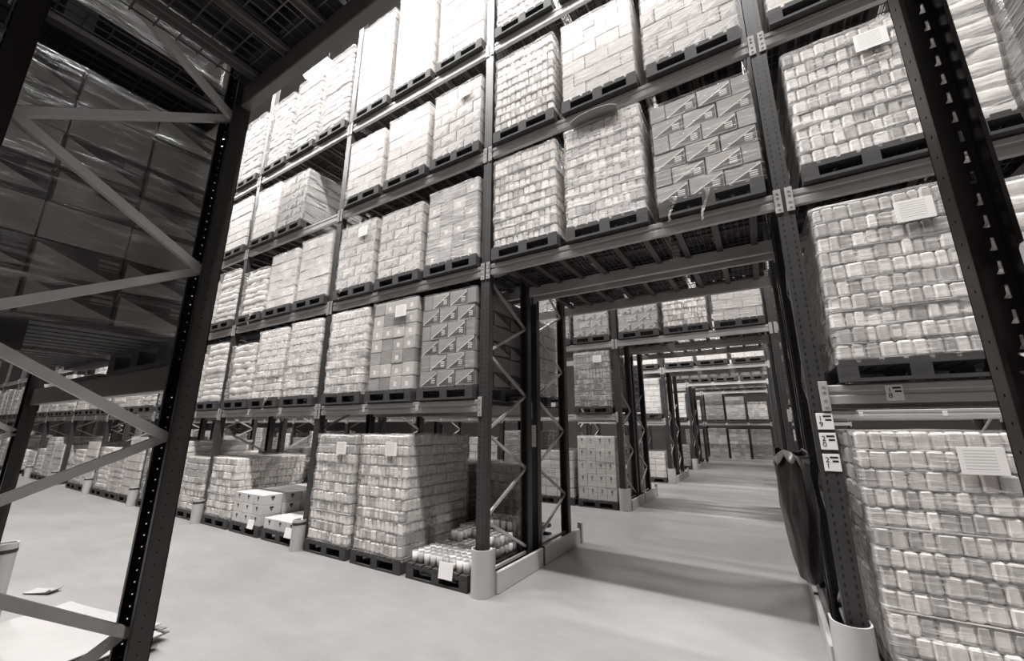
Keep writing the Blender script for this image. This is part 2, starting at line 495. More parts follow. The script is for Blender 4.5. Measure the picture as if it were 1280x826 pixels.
_pm = {}
def pack_mesh(w, d, h, mat, b=.012):
    k = ('p', round(w,3), round(d,3), round(h,3), mat)
    if k not in _pm: _pm[k] = MB().rbox(0, 0, h/2, w, d, h, b).mesh('pack', mat)
    return _pm[k]
def carton_mesh(w, d, h, mat): 
    k = ('c', round(w,3), round(d,3), round(h,3), mat)
    if k not in _pm: _pm[k] = MB().rbox(0, 0, h/2, w, d, h, .004).mesh('carton', mat)
    return _pm[k]

def ring(w, d, n, rc, f=None):
    """rounded rectangle outline, 4n points"""
    pts = []
    hx, hy = w/2-rc, d/2-rc
    segs = [((-hx,-d/2),(hx,-d/2)),((w/2,-hy),(w/2,hy)),((hx,d/2),(-hx,d/2)),((-w/2,hy),(-w/2,-hy))]
    cen = [(hx,-hy,-PI/2),(hx,hy,0),(-hx,hy,PI/2),(-hx,-hy,PI)]
    for (a, b), (cx, cy, a0) in zip(segs, cen):
        for i in range(n): 
            t = i/(n-1); pts.append((a[0]+(b[0]-a[0])*t, a[1]+(b[1]-a[1])*t))
        for i in (1, 2): 
            an = a0+PI/2*i/3; pts.append((cx+rc*math.cos(an), cy+rc*math.sin(an)))
    return pts

def sack_layer(w, d, h, R, mat='sack', bulge=.022, waves=3):
    m = MB(); n = 13
    ph = [R.uniform(0, 6) for _ in range(6)]
    amp = R.uniform(.002, .006)
    rings = []
    for tz in (0.0, .18, .5, .82, 1.0):
        b = bulge*(1-(2*tz-1)**2) - .010
        rg = []
        for i, (x, y) in enumerate(ring(w-.02, d-.02, n, .05)):
            a = math.atan2(y/d, x/w)
            s = b + amp*math.sin(7*a+ph[0]) + amp*.7*math.sin(13*a+ph[1]) + amp*.4*math.sin(23*a+ph[2])
            L = math.hypot(x/w, y/d); nx, ny = (1 if x > 0 else -1) if abs(x)/w > abs(y)/d else 0, 0
            ny = 0 if nx else (1 if y > 0 else -1)
            zz = h*tz + (.007*math.sin(5*a+ph[3])+.004*math.sin(11*a+ph[4]))
            rg.append((x+nx*s, y+ny*s, zz))
        rings.append(rg)
    m.loft(rings); return m

def wrap_mesh(w, d, z0, z1, R, mat='film', bands=7, amp=.006, top=True):
    """stretch film shell round a load: ridges where the film was overlapped, a folded lip on top"""
    m = MB(); n = 14; rings = []
    K = max(10, bands*4); ph = [R.uniform(0, 6) for _ in range(8)]
    for k in range(K+1):
        t = k/K; z = z0+(z1-z0)*t
        rid = .5+.5*math.cos(2*PI*bands*t)
        rg = []
        for (x, y) in ring(w, d, n, .03):
            a = math.atan2(y, x)
            s = amp*(rid-.4) + .004*math.sin(9*a+ph[0]+5*t) + .003*math.sin(21*a+ph[1]+13*t)
            L = math.hypot(x, y)
            zz = z + .012*math.sin(3*a+ph[2]+2*t)*(0 if k in (0, K) else 1)
            rg.append((x*(1+s/L), y*(1+s/L), zz))
        rings.append(rg)
    if top:
        for q, dz in ((.985, .004), (.9, .006), (.72, .002)):
            rings.append([(x*q, y*q, z1+dz+.004*math.sin(5*math.atan2(y, x)+ph[3])) for (x, y) in ring(w, d, n, .03)])
    m.loft(rings, True, False, False); return m

def tail(t, x, y, z, L, R, w=.05):
    """loose end of film hanging down"""
    m = MB(); a = []; b = []
    for k in range(9):
        q = k/8; tw = 1.2*math.sin(q*5+R.uniform(0,.6)); ww = w*(.35+.65*abs(math.cos(q*3.2)))
        dx = .03*math.sin(q*4+1); dy = -.02-.02*math.sin(q*3)
        a.append((x+dx-ww/2*math.cos(tw), y+dy-ww/2*math.sin(tw), z-L*q)); b.append((x+dx+ww/2*math.cos(tw), y+dy+ww/2*math.sin(tw), z-L*q))
    m.loft([a, b], False, False, False); 
    o = obj('film_tail', m, 'filmheavy', t); return o

def load_jars(t, w, d, z0, h, R, vis, mat='jar', pw=.073, ph=.112, cap=100, pname='jar_pack'):
    """rows of shrink packs; the face packs are parts, what lies behind is one mass"""
    nx = max(3, round(w/pw)); nz = max(2, round(h/ph)); ny = max(4, round(d/pw))
    cw, ch, cd = w/nx, h/nz, d/ny
    def split(L, n):
        c = [R.choice((.75, .9, 1.0, 1.0, 1.15, 1.35)) for _ in range(n)]; s = sum(c); out = []; q = 0
        for v in c: out.append((q*L/s, (q+v)*L/s)); q += v
        return out
    spots = []
    for k in range(nz):
        for a, b in split(w, nx): spots.append(((a+b)/2-w/2, -d/2+cd/2, (b-a), cd, k))
    if vis:
        sx = (w/2-cw/2)*vis
        for k in range(nz):
            for a, b in split(d-cd, ny-1): spots.append((sx, -d/2+cd+(a+b)/2, cw, b-a, k))
    mass = MB(); cnt = 0
    lay = [(R.uniform(-.007, .007), R.uniform(-.008, .004)) for _ in range(nz)]
    ref = pack_mesh(cw, cd, ch, mat, .013)
    for x, y, pwid, pdep, k in spots:
        x += lay[k][0]+R.uniform(-.003,.003); y += lay[k][1]+R.uniform(-.007,.005); z = z0+ch*k
        hs = R.choice((.91, .95, .975))
        if cnt < cap:
            o = link(pname, ref, t, (x, y, z+.001), 0); o.scale = (pwid*.975/cw, pdep*.975/cd, hs); cnt += 1
        else: mass.rbox(x, y, z+.001+ch*hs/2, pwid*.965, pdep*.97, ch*hs, .012)
    # core behind the faces
    x0, x1 = -w/2+.01, w/2-.01
    if vis > 0: x1 -= cw
    if vis < 0: x0 += cw
    mass.box(x0, x1, -d/2+cd, d/2-.005, z0, z0+h-.012)
    o = obj(pname+'_mass', mass, mat, t); o['kind'] = 'stuff'
    # slip sheets: thin boards every few rows
    for k in range(3, nz-1, 4):
        s = MB(); s.box(-w/2-.004, w/2+.004, -d/2-.004, d/2+.004, -.002, .002); obj('slip_sheet', s, 'carton', t, (0, 0, z0+ch*k))

def load_cartons(t, w, d, z0, h, R, mat, nx=3, ny=2, nz=7, plainrows=()):
    cw, cd, ch = w/nx, d/ny, h/nz
    stag = mat in ('print', 'printlight', 'carton', 'smooth') and ny < 4
    for k in range(nz):
        off = R.uniform(-.008, .008)
        xs = [(i*cw, (i+1)*cw) for i in range(nx)]
        if stag and k % 2: xs = [(0, cw*.5)] + [((i+.5)*cw, (i+1.5)*cw) for i in range(nx-1)] + [(w-cw*.5, w)]
        for a, b in xs:
            for j in range(ny):
                half = (b-a) < cw*.9
                mm = mat
                if mat == 'print' and (half or k in plainrows or (ny == 4 and R.random() < .25)): mm = 'printplain'
                me = carton_mesh(b-a-.006, cd-.006, ch-.004, mm)
                link('carton', me, t, (-w/2+(a+b)/2+off+R.uniform(-.002,.002), -d/2+cd*(j+.5)+R.uniform(-.005,.005), z0+ch*k+.001), R.uniform(-.008,.008))
def load_slabs(t, w, d, z0, h, R, mat, nz):
    ch = h/nz
    for k in range(nz):
        me = MB().rbox(0, 0, ch/2-.001, w, d, ch-.003, .006).mesh('carton_layer', mat)
        link('carton_layer', me, t, (R.uniform(-.008,.008), R.uniform(-.012,.004), z0+ch*k+.001), R.uniform(-.006,.006))

def load_sacks(t, w, d, z0, h, R, mat='sack', lh=.105):
    nz = max(3, round(h/lh)); ch = h/nz
    for k in range(nz):
        lip = .012 if (k % 3 == 2) else 0.0
        m = sack_layer(w*R.uniform(.97,.99)+lip, d*.98+lip, ch*1.02, R, mat, R.uniform(.006, .013))
        obj('sack_layer', m, mat, t, (R.uniform(-.012,.012), R.uniform(-.014,.008), z0+ch*k))

LOOK = {'grey': 'grey carton load', 'greysacks': 'grey wavy sack load', 'jars': 'film-wrapped jar load', 'jarsdark': 'dark jar load', 'sacks': 'wrapped sack load', 'print': 'triangle-printed carton load', 'printlight': 'pale printed carton load',
        'smooth': 'white carton load', 'carton': 'plain carton load', 'mixed': 'patchwork carton load', 'dark': 'dark carton load', 'holed': 'tray load with slots'}
GROUPN = 'wrapped pallet loads on the '
def load(x, y, z, h, kind, label, group, seed, w=.80, d=1.13, vis=1, detail=True, wrap='film', sheet=False, blocks=2, nz=None, ny=2, tails=0, rz=0.0, cap=100, plainrows=()):
    R = random.Random(seed)
    if kind in ('sacks', 'greysacks'): w -= .015
    t = thing('pallet_load', label, 'pallet load', (x, y, z+.001), rz, group)
    add_pallet(t, 0, blocks)
    z0 = PH+.001; hh = h-PH
    if kind in ('jars', 'jarsdark') and not detail: load_slabs(t, w-.03, d, z0, hh, R, 'jarfar' if kind == 'jars' else 'jardark', max(3, round(hh/.1)))
    elif kind in ('jars', 'jarsdark'):
        m = 'jar' if kind == 'jars' else 'jardark'
        load_jars(t, w-.03, d, z0, hh, R, vis if detail else 0, m, cap=cap)
    elif kind == 'sacks': load_sacks(t, w-.03, d, z0, hh, R)
    elif kind == 'greysacks': load_sacks(t, w-.03, d, z0, hh, R, 'greysack')
    else:
        mm = {'print': 'print', 'printlight': 'printlight', 'smooth': 'smooth', 'carton': 'carton', 'grey': 'greycarton', 'mixed': 'mixed', 'dark': 'darkcarton', 'holed': 'holed'}[kind]
        nzz = nz or max(2, round(hh/.165))
        nx = 4 if kind in ('mixed', 'holed') else 3
        load_cartons(t, w-.02, d, z0, hh, R, mm, nx, ny, nzz, plainrows) if detail else load_slabs(t, w-.02, d, z0, hh, R, mm+'far' if mm+'far' in MAT else mm, nzz)
    if wrap:
        wm = wrap_mesh(w+.005, d+.035, PH-.03, h+.006, R, wrap, bands=R.choice((5,6,7)), amp=.013 if kind in ('sacks','jars') else .005)
        wo = obj('stretch_wrap', wm, wrap, t)
        for q in range(tails): tail(wo, R.uniform(-.3,.3), -d/2-.03, PH+.02, R.uniform(.18,.34), R)
    if sheet:
        s = MB().rbox(0, 0, 0, .19, .003, .15, .001)
        obj('label_sheet', s, 'paper', t, (w*.18, -d/2-.032, h-.16))
    return t

def slot_x(b, s): return b*P + .505 + .895*s
def place(row, b, l, s, top, kind, seed=None, rear=False, dx=0.0, dy=0.0, look=None, **kw):
    """load in a rack place; top = height of its upper face above the floor"""
    y = ROWY[row] + (FD+GAP+.20 if rear else .075) + FD/2 + dy
    z = REST(l)
    x = slot_x(b, s)+dx
    lab = f"{look or LOOK[kind]}, {'back row ' if rear else ''}{slotname(b, s)}, {lvl(l)}, {bayname(b)}, {RACK[row]}"
    return load(x, y, z, top-z, kind, lab, GROUPN+RACK[row], seed if seed is not None else hash((b*31+l*7+s*3, row == 'A')) & 0xffff, **kw)

# ------------------------------------------------------------------ front rack and the racks behind it
def frame_label(row, k, rear):
    r = RACK[row] + (' back row' if rear else '')
    if k == 0: return 'dark zigzag-braced rack frame on the bumper side of the passage, ' + r
    if k == 1: return 'dark rack frame on the numbered side of the passage, ' + r
    if k < 0: return f"dark rack frame between {ORD[-k]} and {ORD[-k+1]} bays from passage, {r}"
    return 'dark rack frame beyond the bay past the numbered upright, ' + r
def frames(row, ks, rear):
    y = ROWY[row] + (FD+GAP if rear else 0)
    out = {}
    for k in ks:
        out[k] = rack_frame(k*P, y, frame_label(row, k, rear), 'frames of the '+RACK[row], 4.8 if (k >= -1 and row == 'A') else 2.6, True, not rear)
    return out
def beams(row, b, levels, rear=False, backs=True, tags1=(-.45, .47)):
    y = ROWY[row] + (FD+GAP if rear else 0)
    r = RACK[row] + (' back row' if rear else '')
    for l in levels:
        for bk in ((False, True) if backs else (False,)):
            yy = y + (FD if bk else 0) + (.004 if not bk else -.004)
            pallet_beam(b*P+P/2, yy, ZB[l], f"grey steel {'inner ' if bk else 'outer '}pallet beam, {lvl(l)}, {bayname(b)}, {r}", 'beams of the '+RACK[row],
                        tags1 if (l == 1 and not bk) else (), bk)
def decks(row, b, l, rear=False, slots=(0,1,2)):
    y = ROWY[row] + (FD+GAP if rear else 0)
    for s in slots:
        mesh_deck(slot_x(b, s), y, TOP[l], f"wire mesh deck under {'back row ' if rear else ''}{slotname(b,s)} place, {lvl(l)}, {bayname(b)}, {RACK[row]}", 'mesh decks of the '+RACK[row])

FA = frames('A', range(-10, 3), False)
FA2 = frames('A', range(-6, 2), True)
for b in range(-10, 0):
    beams('A', b, (1,2,3,4) if b >= -3 else (1,2), backs=b >= -3)
for b in range(-6, 0): beams('A', b, (1,2,3) if b >= -2 else (1,), rear=True, backs=b >= -2)
beams('A', 0, (2,3,4)); beams('A', 0, (2,3), rear=True)
beams('A', 1, (1,2,3)); 
for l in (2,3,4): decks('A', 0, l)
decks('A', 0, 2, rear=True)
for b in (-1,-2):
    for l in (1,2,3,4): decks('A', b, l)
for l in (1,2,3): decks('A', 1, l, slots=(0,1))
decks('A', -3, 3, slots=(1,2)); decks('A', -3, 4, slots=(1,2))

# second bay row of labels hanging on the back-row upright of the passage corner
t = FA2[0]
tg = obj('bay_sign', MB().rbox(0,0,0,.07,.004,.26,.001), 'paper', t, (0.0, -.006, 1.42)); tg['label'] = 'tall white printed tag'

# ---- loads of the front rack
A = lambda *a, **k: place('A', *a, **k)
# first bay from the passage
A(-1,1,0,3.09,'jars',11,cap=60,wrap='filmheavy'); A(-1,1,1,3.10,'mixed',12,nz=7,sheet=True,wrap='filmthin'); A(-1,1,2,3.06,'print',13,ny=3,nz=6,wrap='filmthin')
A(-1,2,0,4.43,'printlight',14,nz=6,sheet=True,tails=1); A(-1,2,1,4.40,'printlight',15,nz=7); A(-1,2,2,4.45,'mixed',16,wrap='filmheavy',nz=6,look='half-torn patchwork carton load')
A(-1,3,0,5.93,'smooth',17,wrap='filmheavy',tails=1); A(-1,3,1,5.96,'smooth',18,wrap='filmheavy'); A(-1,3,2,5.95,'printlight',19,sheet=True)
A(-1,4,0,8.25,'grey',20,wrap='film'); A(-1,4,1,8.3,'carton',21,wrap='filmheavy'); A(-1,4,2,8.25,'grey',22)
# second bay
A(-2,1,0,2.90,'sacks',31); A(-2,1,1,3.06,'jars',32,tails=1,cap=50,wrap='filmheavy'); A(-2,1,2,3.08,'jars',33,cap=50,wrap='filmheavy',look='tall wavy jar load')
A(-2,2,0,4.28,'sacks',34,tails=1); A(-2,2,1,4.42,'carton',35); A(-2,2,2,4.48,'carton',36)
A(-2,3,0,5.98,'smooth',37,wrap='filmheavy'); A(-2,3,1,5.93,'print',38,ny=3,look='printed load with dark open side')
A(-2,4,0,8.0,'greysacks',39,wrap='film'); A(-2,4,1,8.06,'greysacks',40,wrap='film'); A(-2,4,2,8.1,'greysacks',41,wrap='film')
# third bay and beyond
A(-3,1,0,2.95,'sacks',51); A(-3,1,1,2.88,'sacks',52); A(-3,1,2,3.02,'sacks',53)
A(-3,2,0,4.3,'sacks',54); A(-3,2,1,4.36,'carton',55,detail=False); A(-3,2,2,4.46,'sacks',56)
A(-3,3,1,5.9,'carton',57,detail=False); A(-3,3,2,6.02,'smooth',58,detail=False); 
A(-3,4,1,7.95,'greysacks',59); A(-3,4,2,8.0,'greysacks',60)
K = ['sacks','carton','sacks','smooth','sacks','printlight']
for b in range(-10, -3):
    for s in range(3):
        A(b,1,s,2.85+.22*rnd.random(),K[(b*3+s) % 6],100+b*5+s,blocks=1,detail=False,wrap='film' if (b+s) % 2 else 'filmheavy')
        if b >= -5: A(b,2,s,4.2+.25*rnd.random(),K[(b*2+s+1) % 6],160+b*5+s,blocks=1,detail=False)
# over the passage
A(0,2,0,4.55,'jars',71,cap=100,blocks=3); A(0,2,1,4.58,'jars',72,wrap='filmheavy',blocks=3); A(0,2,2,4.47,'print',73,ny=3,nz=6,wrap='filmgloss',tails=2,blocks=3,w=.84)
A(0,3,0,6.0,'jars',74); A(0,3,1,5.98,'smooth',75,wrap='filmheavy',nz=6); A(0,3,2,5.95,'printlight',76,wrap='filmheavy',w=.84)
A(0,4,0,7.6,'jars',77,cap=60); A(0,4,1,7.6,'sacks',78); A(0,4,2,7.6,'carton',79,detail=False)
# past the numbered upright
A(1,1,0,3.08,'jars',81,vis=-1,blocks=3,cap=100,sheet=True,dx=.03); A(1,2,0,4.48,'jars',82,vis=-1,blocks=3,sheet=True,dx=.03); A(1,3,0,6.0,'smooth',83,vis=-1)
A(1,1,1,3.0,'sacks',84); A(1,2,1,4.5,'sacks',85,wrap='filmheavy'); A(1,3,1,5.9,'sacks',88)
A(1,0,0,1.50,'jars',86,vis=-1,blocks=3,cap=100,sheet=True,dx=.04,wrap='film',w=.82); A(1,0,1,1.35,'jarsdark',87,vis=0,detail=False)
# curled cardboard lid on the load over the passage
# floor level
A(-1,0,0,1.42,'jars',91,sheet=True,blocks=3,look='translucent film-wrapped jar load'); A(-1,0,1,1.43,'jars',92,sheet=True,blocks=3,look='jar load with dark packs showing')
A(-2,0,0,1.03,'jars',93,blocks=3,vis=1)
A(-3,0,2,1.0,'jars',94,cap=50); A(-3,0,1,1.25,'sacks',95); A(-3,0,0,1.2,'sacks',96)
KF = ['sacks','smooth','jars','sacks','carton','sacks']
for b in range(-9, -3):
    for s in range(3):
        if (b, s) in ((-5, 0), (-7, 1)): continue
        A(b,0,s,.7+.75*rnd.random(),KF[(b*3+s*2) % 6],200+b*5+s,blocks=1,vis=0,wrap='filmheavy' if s == 1 else 'film',detail=False)
# back row behind, seen through the corner frame and under the first beams
R_ = lambda *a, **k: place('A', *a, rear=True, **{'detail': a[4] == 'jars', 'cap': 60, **k})
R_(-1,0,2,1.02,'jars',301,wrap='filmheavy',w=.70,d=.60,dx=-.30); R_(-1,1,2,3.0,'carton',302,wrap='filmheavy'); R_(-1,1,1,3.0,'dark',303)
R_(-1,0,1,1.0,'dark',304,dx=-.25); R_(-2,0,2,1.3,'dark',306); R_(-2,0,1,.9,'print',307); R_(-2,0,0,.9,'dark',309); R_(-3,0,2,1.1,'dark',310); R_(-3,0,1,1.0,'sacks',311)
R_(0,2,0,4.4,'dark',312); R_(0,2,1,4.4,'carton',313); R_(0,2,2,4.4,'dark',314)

# ---- open pallets at floor level
def open_pallet(b, s, label, row='A'):
    t = thing('wooden_pallet', label, 'pallet', (slot_x(b, s), ROWY[row]+FD/2+.075, .001), 0, 'open wooden pallets on the floor')
    add_pallet(t); return t
open_pallet(-1, 2, 'dark wooden pallet under loose tins beside the corner bumper guard')
open_pallet(-2, 1, 'wooden pallet under three layers of white trays, second bay from passage')
open_pallet(-2, 2, 'wooden pallet under one layer of white trays, second bay from passage')
# tins
TIN = MB().cyl((0,0,0),(0,0,.105),.034,.034,14).mesh('tin_can', 'tin')
TLID = MB().cyl((0,0,.105),(0,0,.109),.032,.0325,14).mesh('tin_lid', 'lid')
def tin(x, y, z, label, group):
    o = link('tin_can', TIN, None, (x, y, z), rnd.uniform(0, 6)); tag(o, label, 'tin', group); link('lid', TLID, o)
cx, cy = slot_x(-1, 2), FD/2+.075
z0 = PH+.0025
for i in range(9):
    for j in range(13):
        tin(cx-.34+i*.085, cy-.53+j*.088, z0, 'small labelled tin in the bottom layer on the pallet beside the corner bumper', 'tins on the low pallet')
for i in range(9):
    for j in range(6, 13):
        if (i in (3, 4, 5) and j < 8) or (i == 0 and j < 9): continue
        tin(cx-.34+i*.085, cy-.53+j*.088, z0+.1095, 'small labelled tin in the second layer, towards the back of the low pallet', 'tins on top of other tins')
for i in range(3, 9):
    for j in range(9, 13):
        tin(cx-.34+i*.085, cy-.53+j*.088, z0+.219, 'small labelled tin in the third layer, at the back of the low pallet', 'topmost tins at the back')
pl = obj('price_sheet', MB().rbox(0,0,0,.17,.003,.15,.001), 'blank'); pl.location = (cx+.14, FD/2-.532, .155); pl.rotation_euler = (-.1,0,.05)
tag(pl, 'white paper sheet hanging from the pallet of tins', 'paper')
# trays
def tray(x, y, z, label, group, rz=0):
    o = link('carton_tray', carton_mesh(.255, .285, .135, 'holed'), None, (x, y, z), rz); tag(o, label, 'tray', group)
for k in range(3):
    for i in range(3):
        for j in range(4):
            tray(slot_x(-2,1)-.265+i*.265, FD/2-.365+j*.295, PH+.002+k*.1375, f"white carton tray with hand hole in the {('bottom','middle','top')[k]} layer of the three-layer stack", 'white trays, '+('bottom','middle','top')[k]+' layer', rnd.uniform(-.015,.015))
for i in range(3):
    for j in range(4):
        tray(slot_x(-2,2)-.265+i*.265, FD/2-.365+j*.295, PH+.002, 'white carton tray with hand hole in the single layer beside the post guard', 'white trays, single layer', rnd.uniform(-.015,.015))
for i in range(2):
    tray(slot_x(-2,2)-.1+i*.27, FD/2+.39, PH+.1395, ('white carton tray lying on top of the single layer, beside the stack','white carton tray lying on top of the single layer, beside the post')[i], 'odd trays')
for (b, s, dx) in ((-2,1,.2),(-2,2,.25)):
    pl = obj('price_sheet', MB().rbox(0,0,0,.16,.003,.12,.001), 'blank', None, (slot_x(b,s)+dx, FD/2-.532, .16)); pl.rotation_euler = (-.15,0,0)
    tag(pl, 'white paper sheet on the front of the ' + ('three-layer tray stack' if s == 1 else 'single tray layer'), 'paper')

# ---- guards
def guard_mesh(r, h, th=.012, wid=None):
    m = MB(); n = 16; a = []; 
    outer = [(r*math.cos(PI+PI*i/n), r*1.0*math.sin(PI+PI*i/n)) for i in range(n+1)]
    inner = [((r-th)*math.cos(PI+PI*i/n), (r-th)*math.sin(PI+PI*i/n)) for i in range(n+1)]
    outer = [(-r, .07)] + outer + [(r, .07)]; inner = [(-r+th, .07)] + inner + [(r-th, .07)]
    pr = outer + inner[::-1]; N = len(pr); k = len(outer)
    vs = [(x, y, z) for z in (0, h) for x, y in pr]
    m.add(vs, [(i, (i+1) % N, N+(i+1) % N, N+i) for i in range(N)], True)
    for i in range(k-1):
        q = (i, i+1, N-2-i, N-1-i); m.add([vs[j] for j in q], [(3,2,1,0)]); m.add([vs[j+N] for j in q], [(0,1,2,3)])
    return m
G_BIG = guard_mesh(.105, .40).mesh('post_guard', 'guard'); G_SM = guard_mesh(.066, .36).mesh('post_guard', 'guard')
STRAP = guard_mesh(.069, .03, .004).mesh('strap', 'guarddark')
def post_guard(x, y, me, label, strap=False):
    o = link('post_guard', me, None, (x, y, .001)); tag(o, label, 'post guard', 'pale guards round the rack posts')
    if strap: link('strap', STRAP, o, (0, 0, .30))
for r in 'ACDE':
    post_guard(.03, ROWY[r]-.0, G_BIG, f"white rounded guard round the passage corner post of the {RACK[r]}")
post_guard(P-.03, 0, guard_mesh(.105, .38).mesh('post_guard', 'guard'), 'white curved guard at the foot of the numbered upright, front rack')
for r in 'CDE': post_guard(P-.03, ROWY[r], G_BIG, f"white curved guard on the numbered side of the passage, {RACK[r]}")
for k in range(-9, 0): post_guard(k*P, -.096, G_SM, f"slim pale guard on the post between {ORD[-k]} and {ORD[-k+1]} bays from passage", True)

def barrier(x, y, label):
    t = thing('end_barrier', label, 'barrier', (x, y, 0), 0, 'white low barriers along the passage')
    s = 1
    obj('rail', MB().rbox(0, .56, .095, .035, .94, .19, .006), 'guard', t); obj('rail', MB().rbox(0, 1.60, .095, .035, 1.06, .19, .006), 'guard', t)
    obj('end_post', MB().rbox(0, 2.17, .13, .06, .06, .26, .006), 'guard', t)
    obj('anchor_strip', MB().rbox(0, 1.06, .1, .03, .02, .20, .003), 'guarddark', t)
for r in 'ACDE':
    barrier(.135, ROWY[r], f"white low barrier along the bumper side of the passage, {RACK[r]}")
    barrier(P-.135, ROWY[r], f"white low barrier along the numbered side of the passage, {RACK[r]}")
t = thing('end_barrier', 'pale low barrier across the end of the passage before the end rack', 'barrier', (1.4, 18.2, 0)); obj('rail', MB().rbox(0,0,.10,2.7,.04,.20,.006), 'guard', t)
for x in (-1.3, 1.3): obj('end_post', MB().rbox(x,0,.13,.06,.06,.26,.006), 'guard', t)

# ---- racks beyond the second aisle
for r in 'CDE':
    for rear in (False, True):
        frames(r, (-2,-1,0,1,2) if r == 'C' else (-1,0,1), rear)
        for b in ((-2,-1,0,1) if r == 'C' else (-1,0)):
            beams(r, b, (2,3) if b == 0 else (1,2,3), rear)
    decks(r, 0, 2); decks(r, 0, 2, rear=True)
decks('C', 0, 3)
pr_ = lambda *a, **k: place(*a, **{'detail': a[0] == 'C' and a[5] in ('print','jarsdark','holed','jars') and not k.get('rear'), 'cap': 60, **k})
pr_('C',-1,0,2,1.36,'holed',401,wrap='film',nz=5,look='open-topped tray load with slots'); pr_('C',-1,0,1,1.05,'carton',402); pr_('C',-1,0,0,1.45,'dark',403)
pr_('C',-1,1,2,3.10,'jarsdark',404,sheet=True,dx=-.02); pr_('C',-1,1,0,3.0,'smooth',406)
pr_('C',-1,2,2,4.5,'print',407,nz=6); pr_('C',-1,2,1,4.5,'print',408,nz=6); pr_('C',-1,2,0,4.4,'carton',409)
pr_('C',0,2,0,4.5,'print',410,nz=6); pr_('C',0,2,1,4.35,'jars',411); pr_('C',0,2,2,4.42,'printlight',412,nz=5,wrap='filmheavy')
pr_('C',0,3,0,5.9,'jars',413); pr_('C',0,3,1,5.9,'carton',414); pr_('C',0,3,2,5.9,'smooth',415)
pr_('C',1,0,0,1.3,'dark',416); pr_('C',1,1,0,3.0,'jars',417,vis=-1); pr_('C',1,2,0,4.4,'sacks',418)
for s, kd in enumerate(('sacks','dark','carton')):
    pr_('C',-2,0,s,.9+.2*s,kd,420+s,blocks=1); pr_('C',-2,1,s,2.9,('smooth','sacks','carton')[s],430+s,blocks=1)
for b in range(-9, -2):
    beams('C', b, (1,), backs=False)
    for s in range(3):
        pr_('C',b,0,s,1.1+.4*rnd.random(),('dark','sacks','dark','carton')[(b+s) % 4],900+b*3+s,blocks=0)
        pr_('C',b,1,s,2.8+.25*rnd.random(),('smooth','sacks','carton')[(b+s) % 3],940+b*3+s,blocks=0)
frames('C', range(-10, -2), False)
pr_('C',-1,0,2,1.2,'dark',440,rear=True); pr_('C',-1,1,2,3.0,'print',441,rear=True); pr_('C',0,2,0,4.3,'dark',442,rear=True); pr_('C',0,2,2,4.3,'carton',443,rear=True)
pr_('D',-1,0,2,.85,'carton',450,wrap='filmheavy'); pr_('D',-1,0,1,.85,'smooth',451); pr_('D',-1,1,2,3.0,'carton',452,wrap='filmheavy'); pr_('D',-1,1,1,2.9,'smooth',453)
for s, kd in enumerate(('smooth','smooth','carton')): pr_('D',0,2,s,4.3,kd,460+s,blocks=1,wrap='filmheavy')
pr_('D',-1,2,2,4.3,'smooth',465); pr_('D',1,0,0,1.1,'dark',466) if False else None
pr_('E',-1,0,2,.9,'dark',470); pr_('E',-1,1,2,2.9,'smooth',471)
for s, kd in enumerate(('dark','carton','smooth')): pr_('E',0,2,s,4.1,kd,472+s,blocks=1)
frames('F', (-1,0,1,2), False)
for b in (-1,0,1): beams('F', b, (1,2,3))
for s, (kd, h) in enumerate((('mixed',1.55),('mixed',1.5),('dark',1.5))): pr_('F',0,0,s,h,kd,480+s,blocks=1,look=('patchy carton load','worn patchwork carton load','dull carton load')[s])
pr_('F',0,1,0,3.15,'dark',490,blocks=1); pr_('F',0,1,1,3.0,'mixed',491,blocks=1,wrap='filmheavy'); pr_('F',0,1,2,2.75,'jars',492,blocks=1)
pr_('F',-1,0,2,1.5,'dark',493,blocks=1); pr_('F',-1,1,2,2.9,'carton',494,blocks=1); pr_('F',1,0,0,1.5,'mixed',495,blocks=1); pr_('F',1,1,0,2.8,'carton',496,blocks=1)
for s in range(3): pr_('F',0,2,s,4.3,('dark','dark','carton')[s],497+s,blocks=1)

# ------------------------------------------------------------------ near rack: the viewer stands in its passage
YB = -2.627; DB = 0.80
def perf_panel(m, u0, u1, z0, z1, cols, pitch, hole, fn, th):
    """flat panel u x z with real holes; fn(u, z, depth) -> point. cols: hole centres; hole: list of 8 (du, dz)"""
    cw = max(abs(q[0]) for q in hole)*2 + .008
    edges = []; c0 = u0
    for c in cols:
        edges.append((c0, c-cw/2, False)); edges.append((c-cw/2, c+cw/2, True)); c0 = c+cw/2
    edges.append((c0, u1, False))
    for a, b, h in edges:
        if b-a < 1e-5: continue
        if not h:
            for dpt, rev in ((0, False), (th, True)):
                q = [fn(a,z0,dpt), fn(b,z0,dpt), fn(b,z1,dpt), fn(a,z1,dpt)]; m.add(q, [(3,2,1,0) if rev else (0,1,2,3)])
        else:
            n = int((z1-z0)/pitch); c = (a+b)/2
            for k in range(n):
                zb = z0+(z1-z0)*k/n; zt = z0+(z1-z0)*(k+1)/n; zc = (zb+zt)/2
                B = [(a,zb),(c,zb),(b,zb),(b,zc),(b,zt),(c,zt),(a,zt),(a,zc)]
                H = [(c+du, zc+dz) for du, dz in hole]
                for dpt, rev in ((0, False), (th, True)):
                    vs = [fn(u,z,dpt) for u, z in B]+[fn(u,z,dpt) for u, z in H]
                    m.add(vs, [((i,(i+1)%8,8+(i+1)%8,8+i)[::-1] if rev else (i,(i+1)%8,8+(i+1)%8,8+i)) for i in range(8)])
                vs = [fn(u,z,0) for u, z in H]+[fn(u,z,th) for u, z in H]
                m.add(vs, [(i,(i+1)%8,8+(i+1)%8,8+i) for i in range(8)])
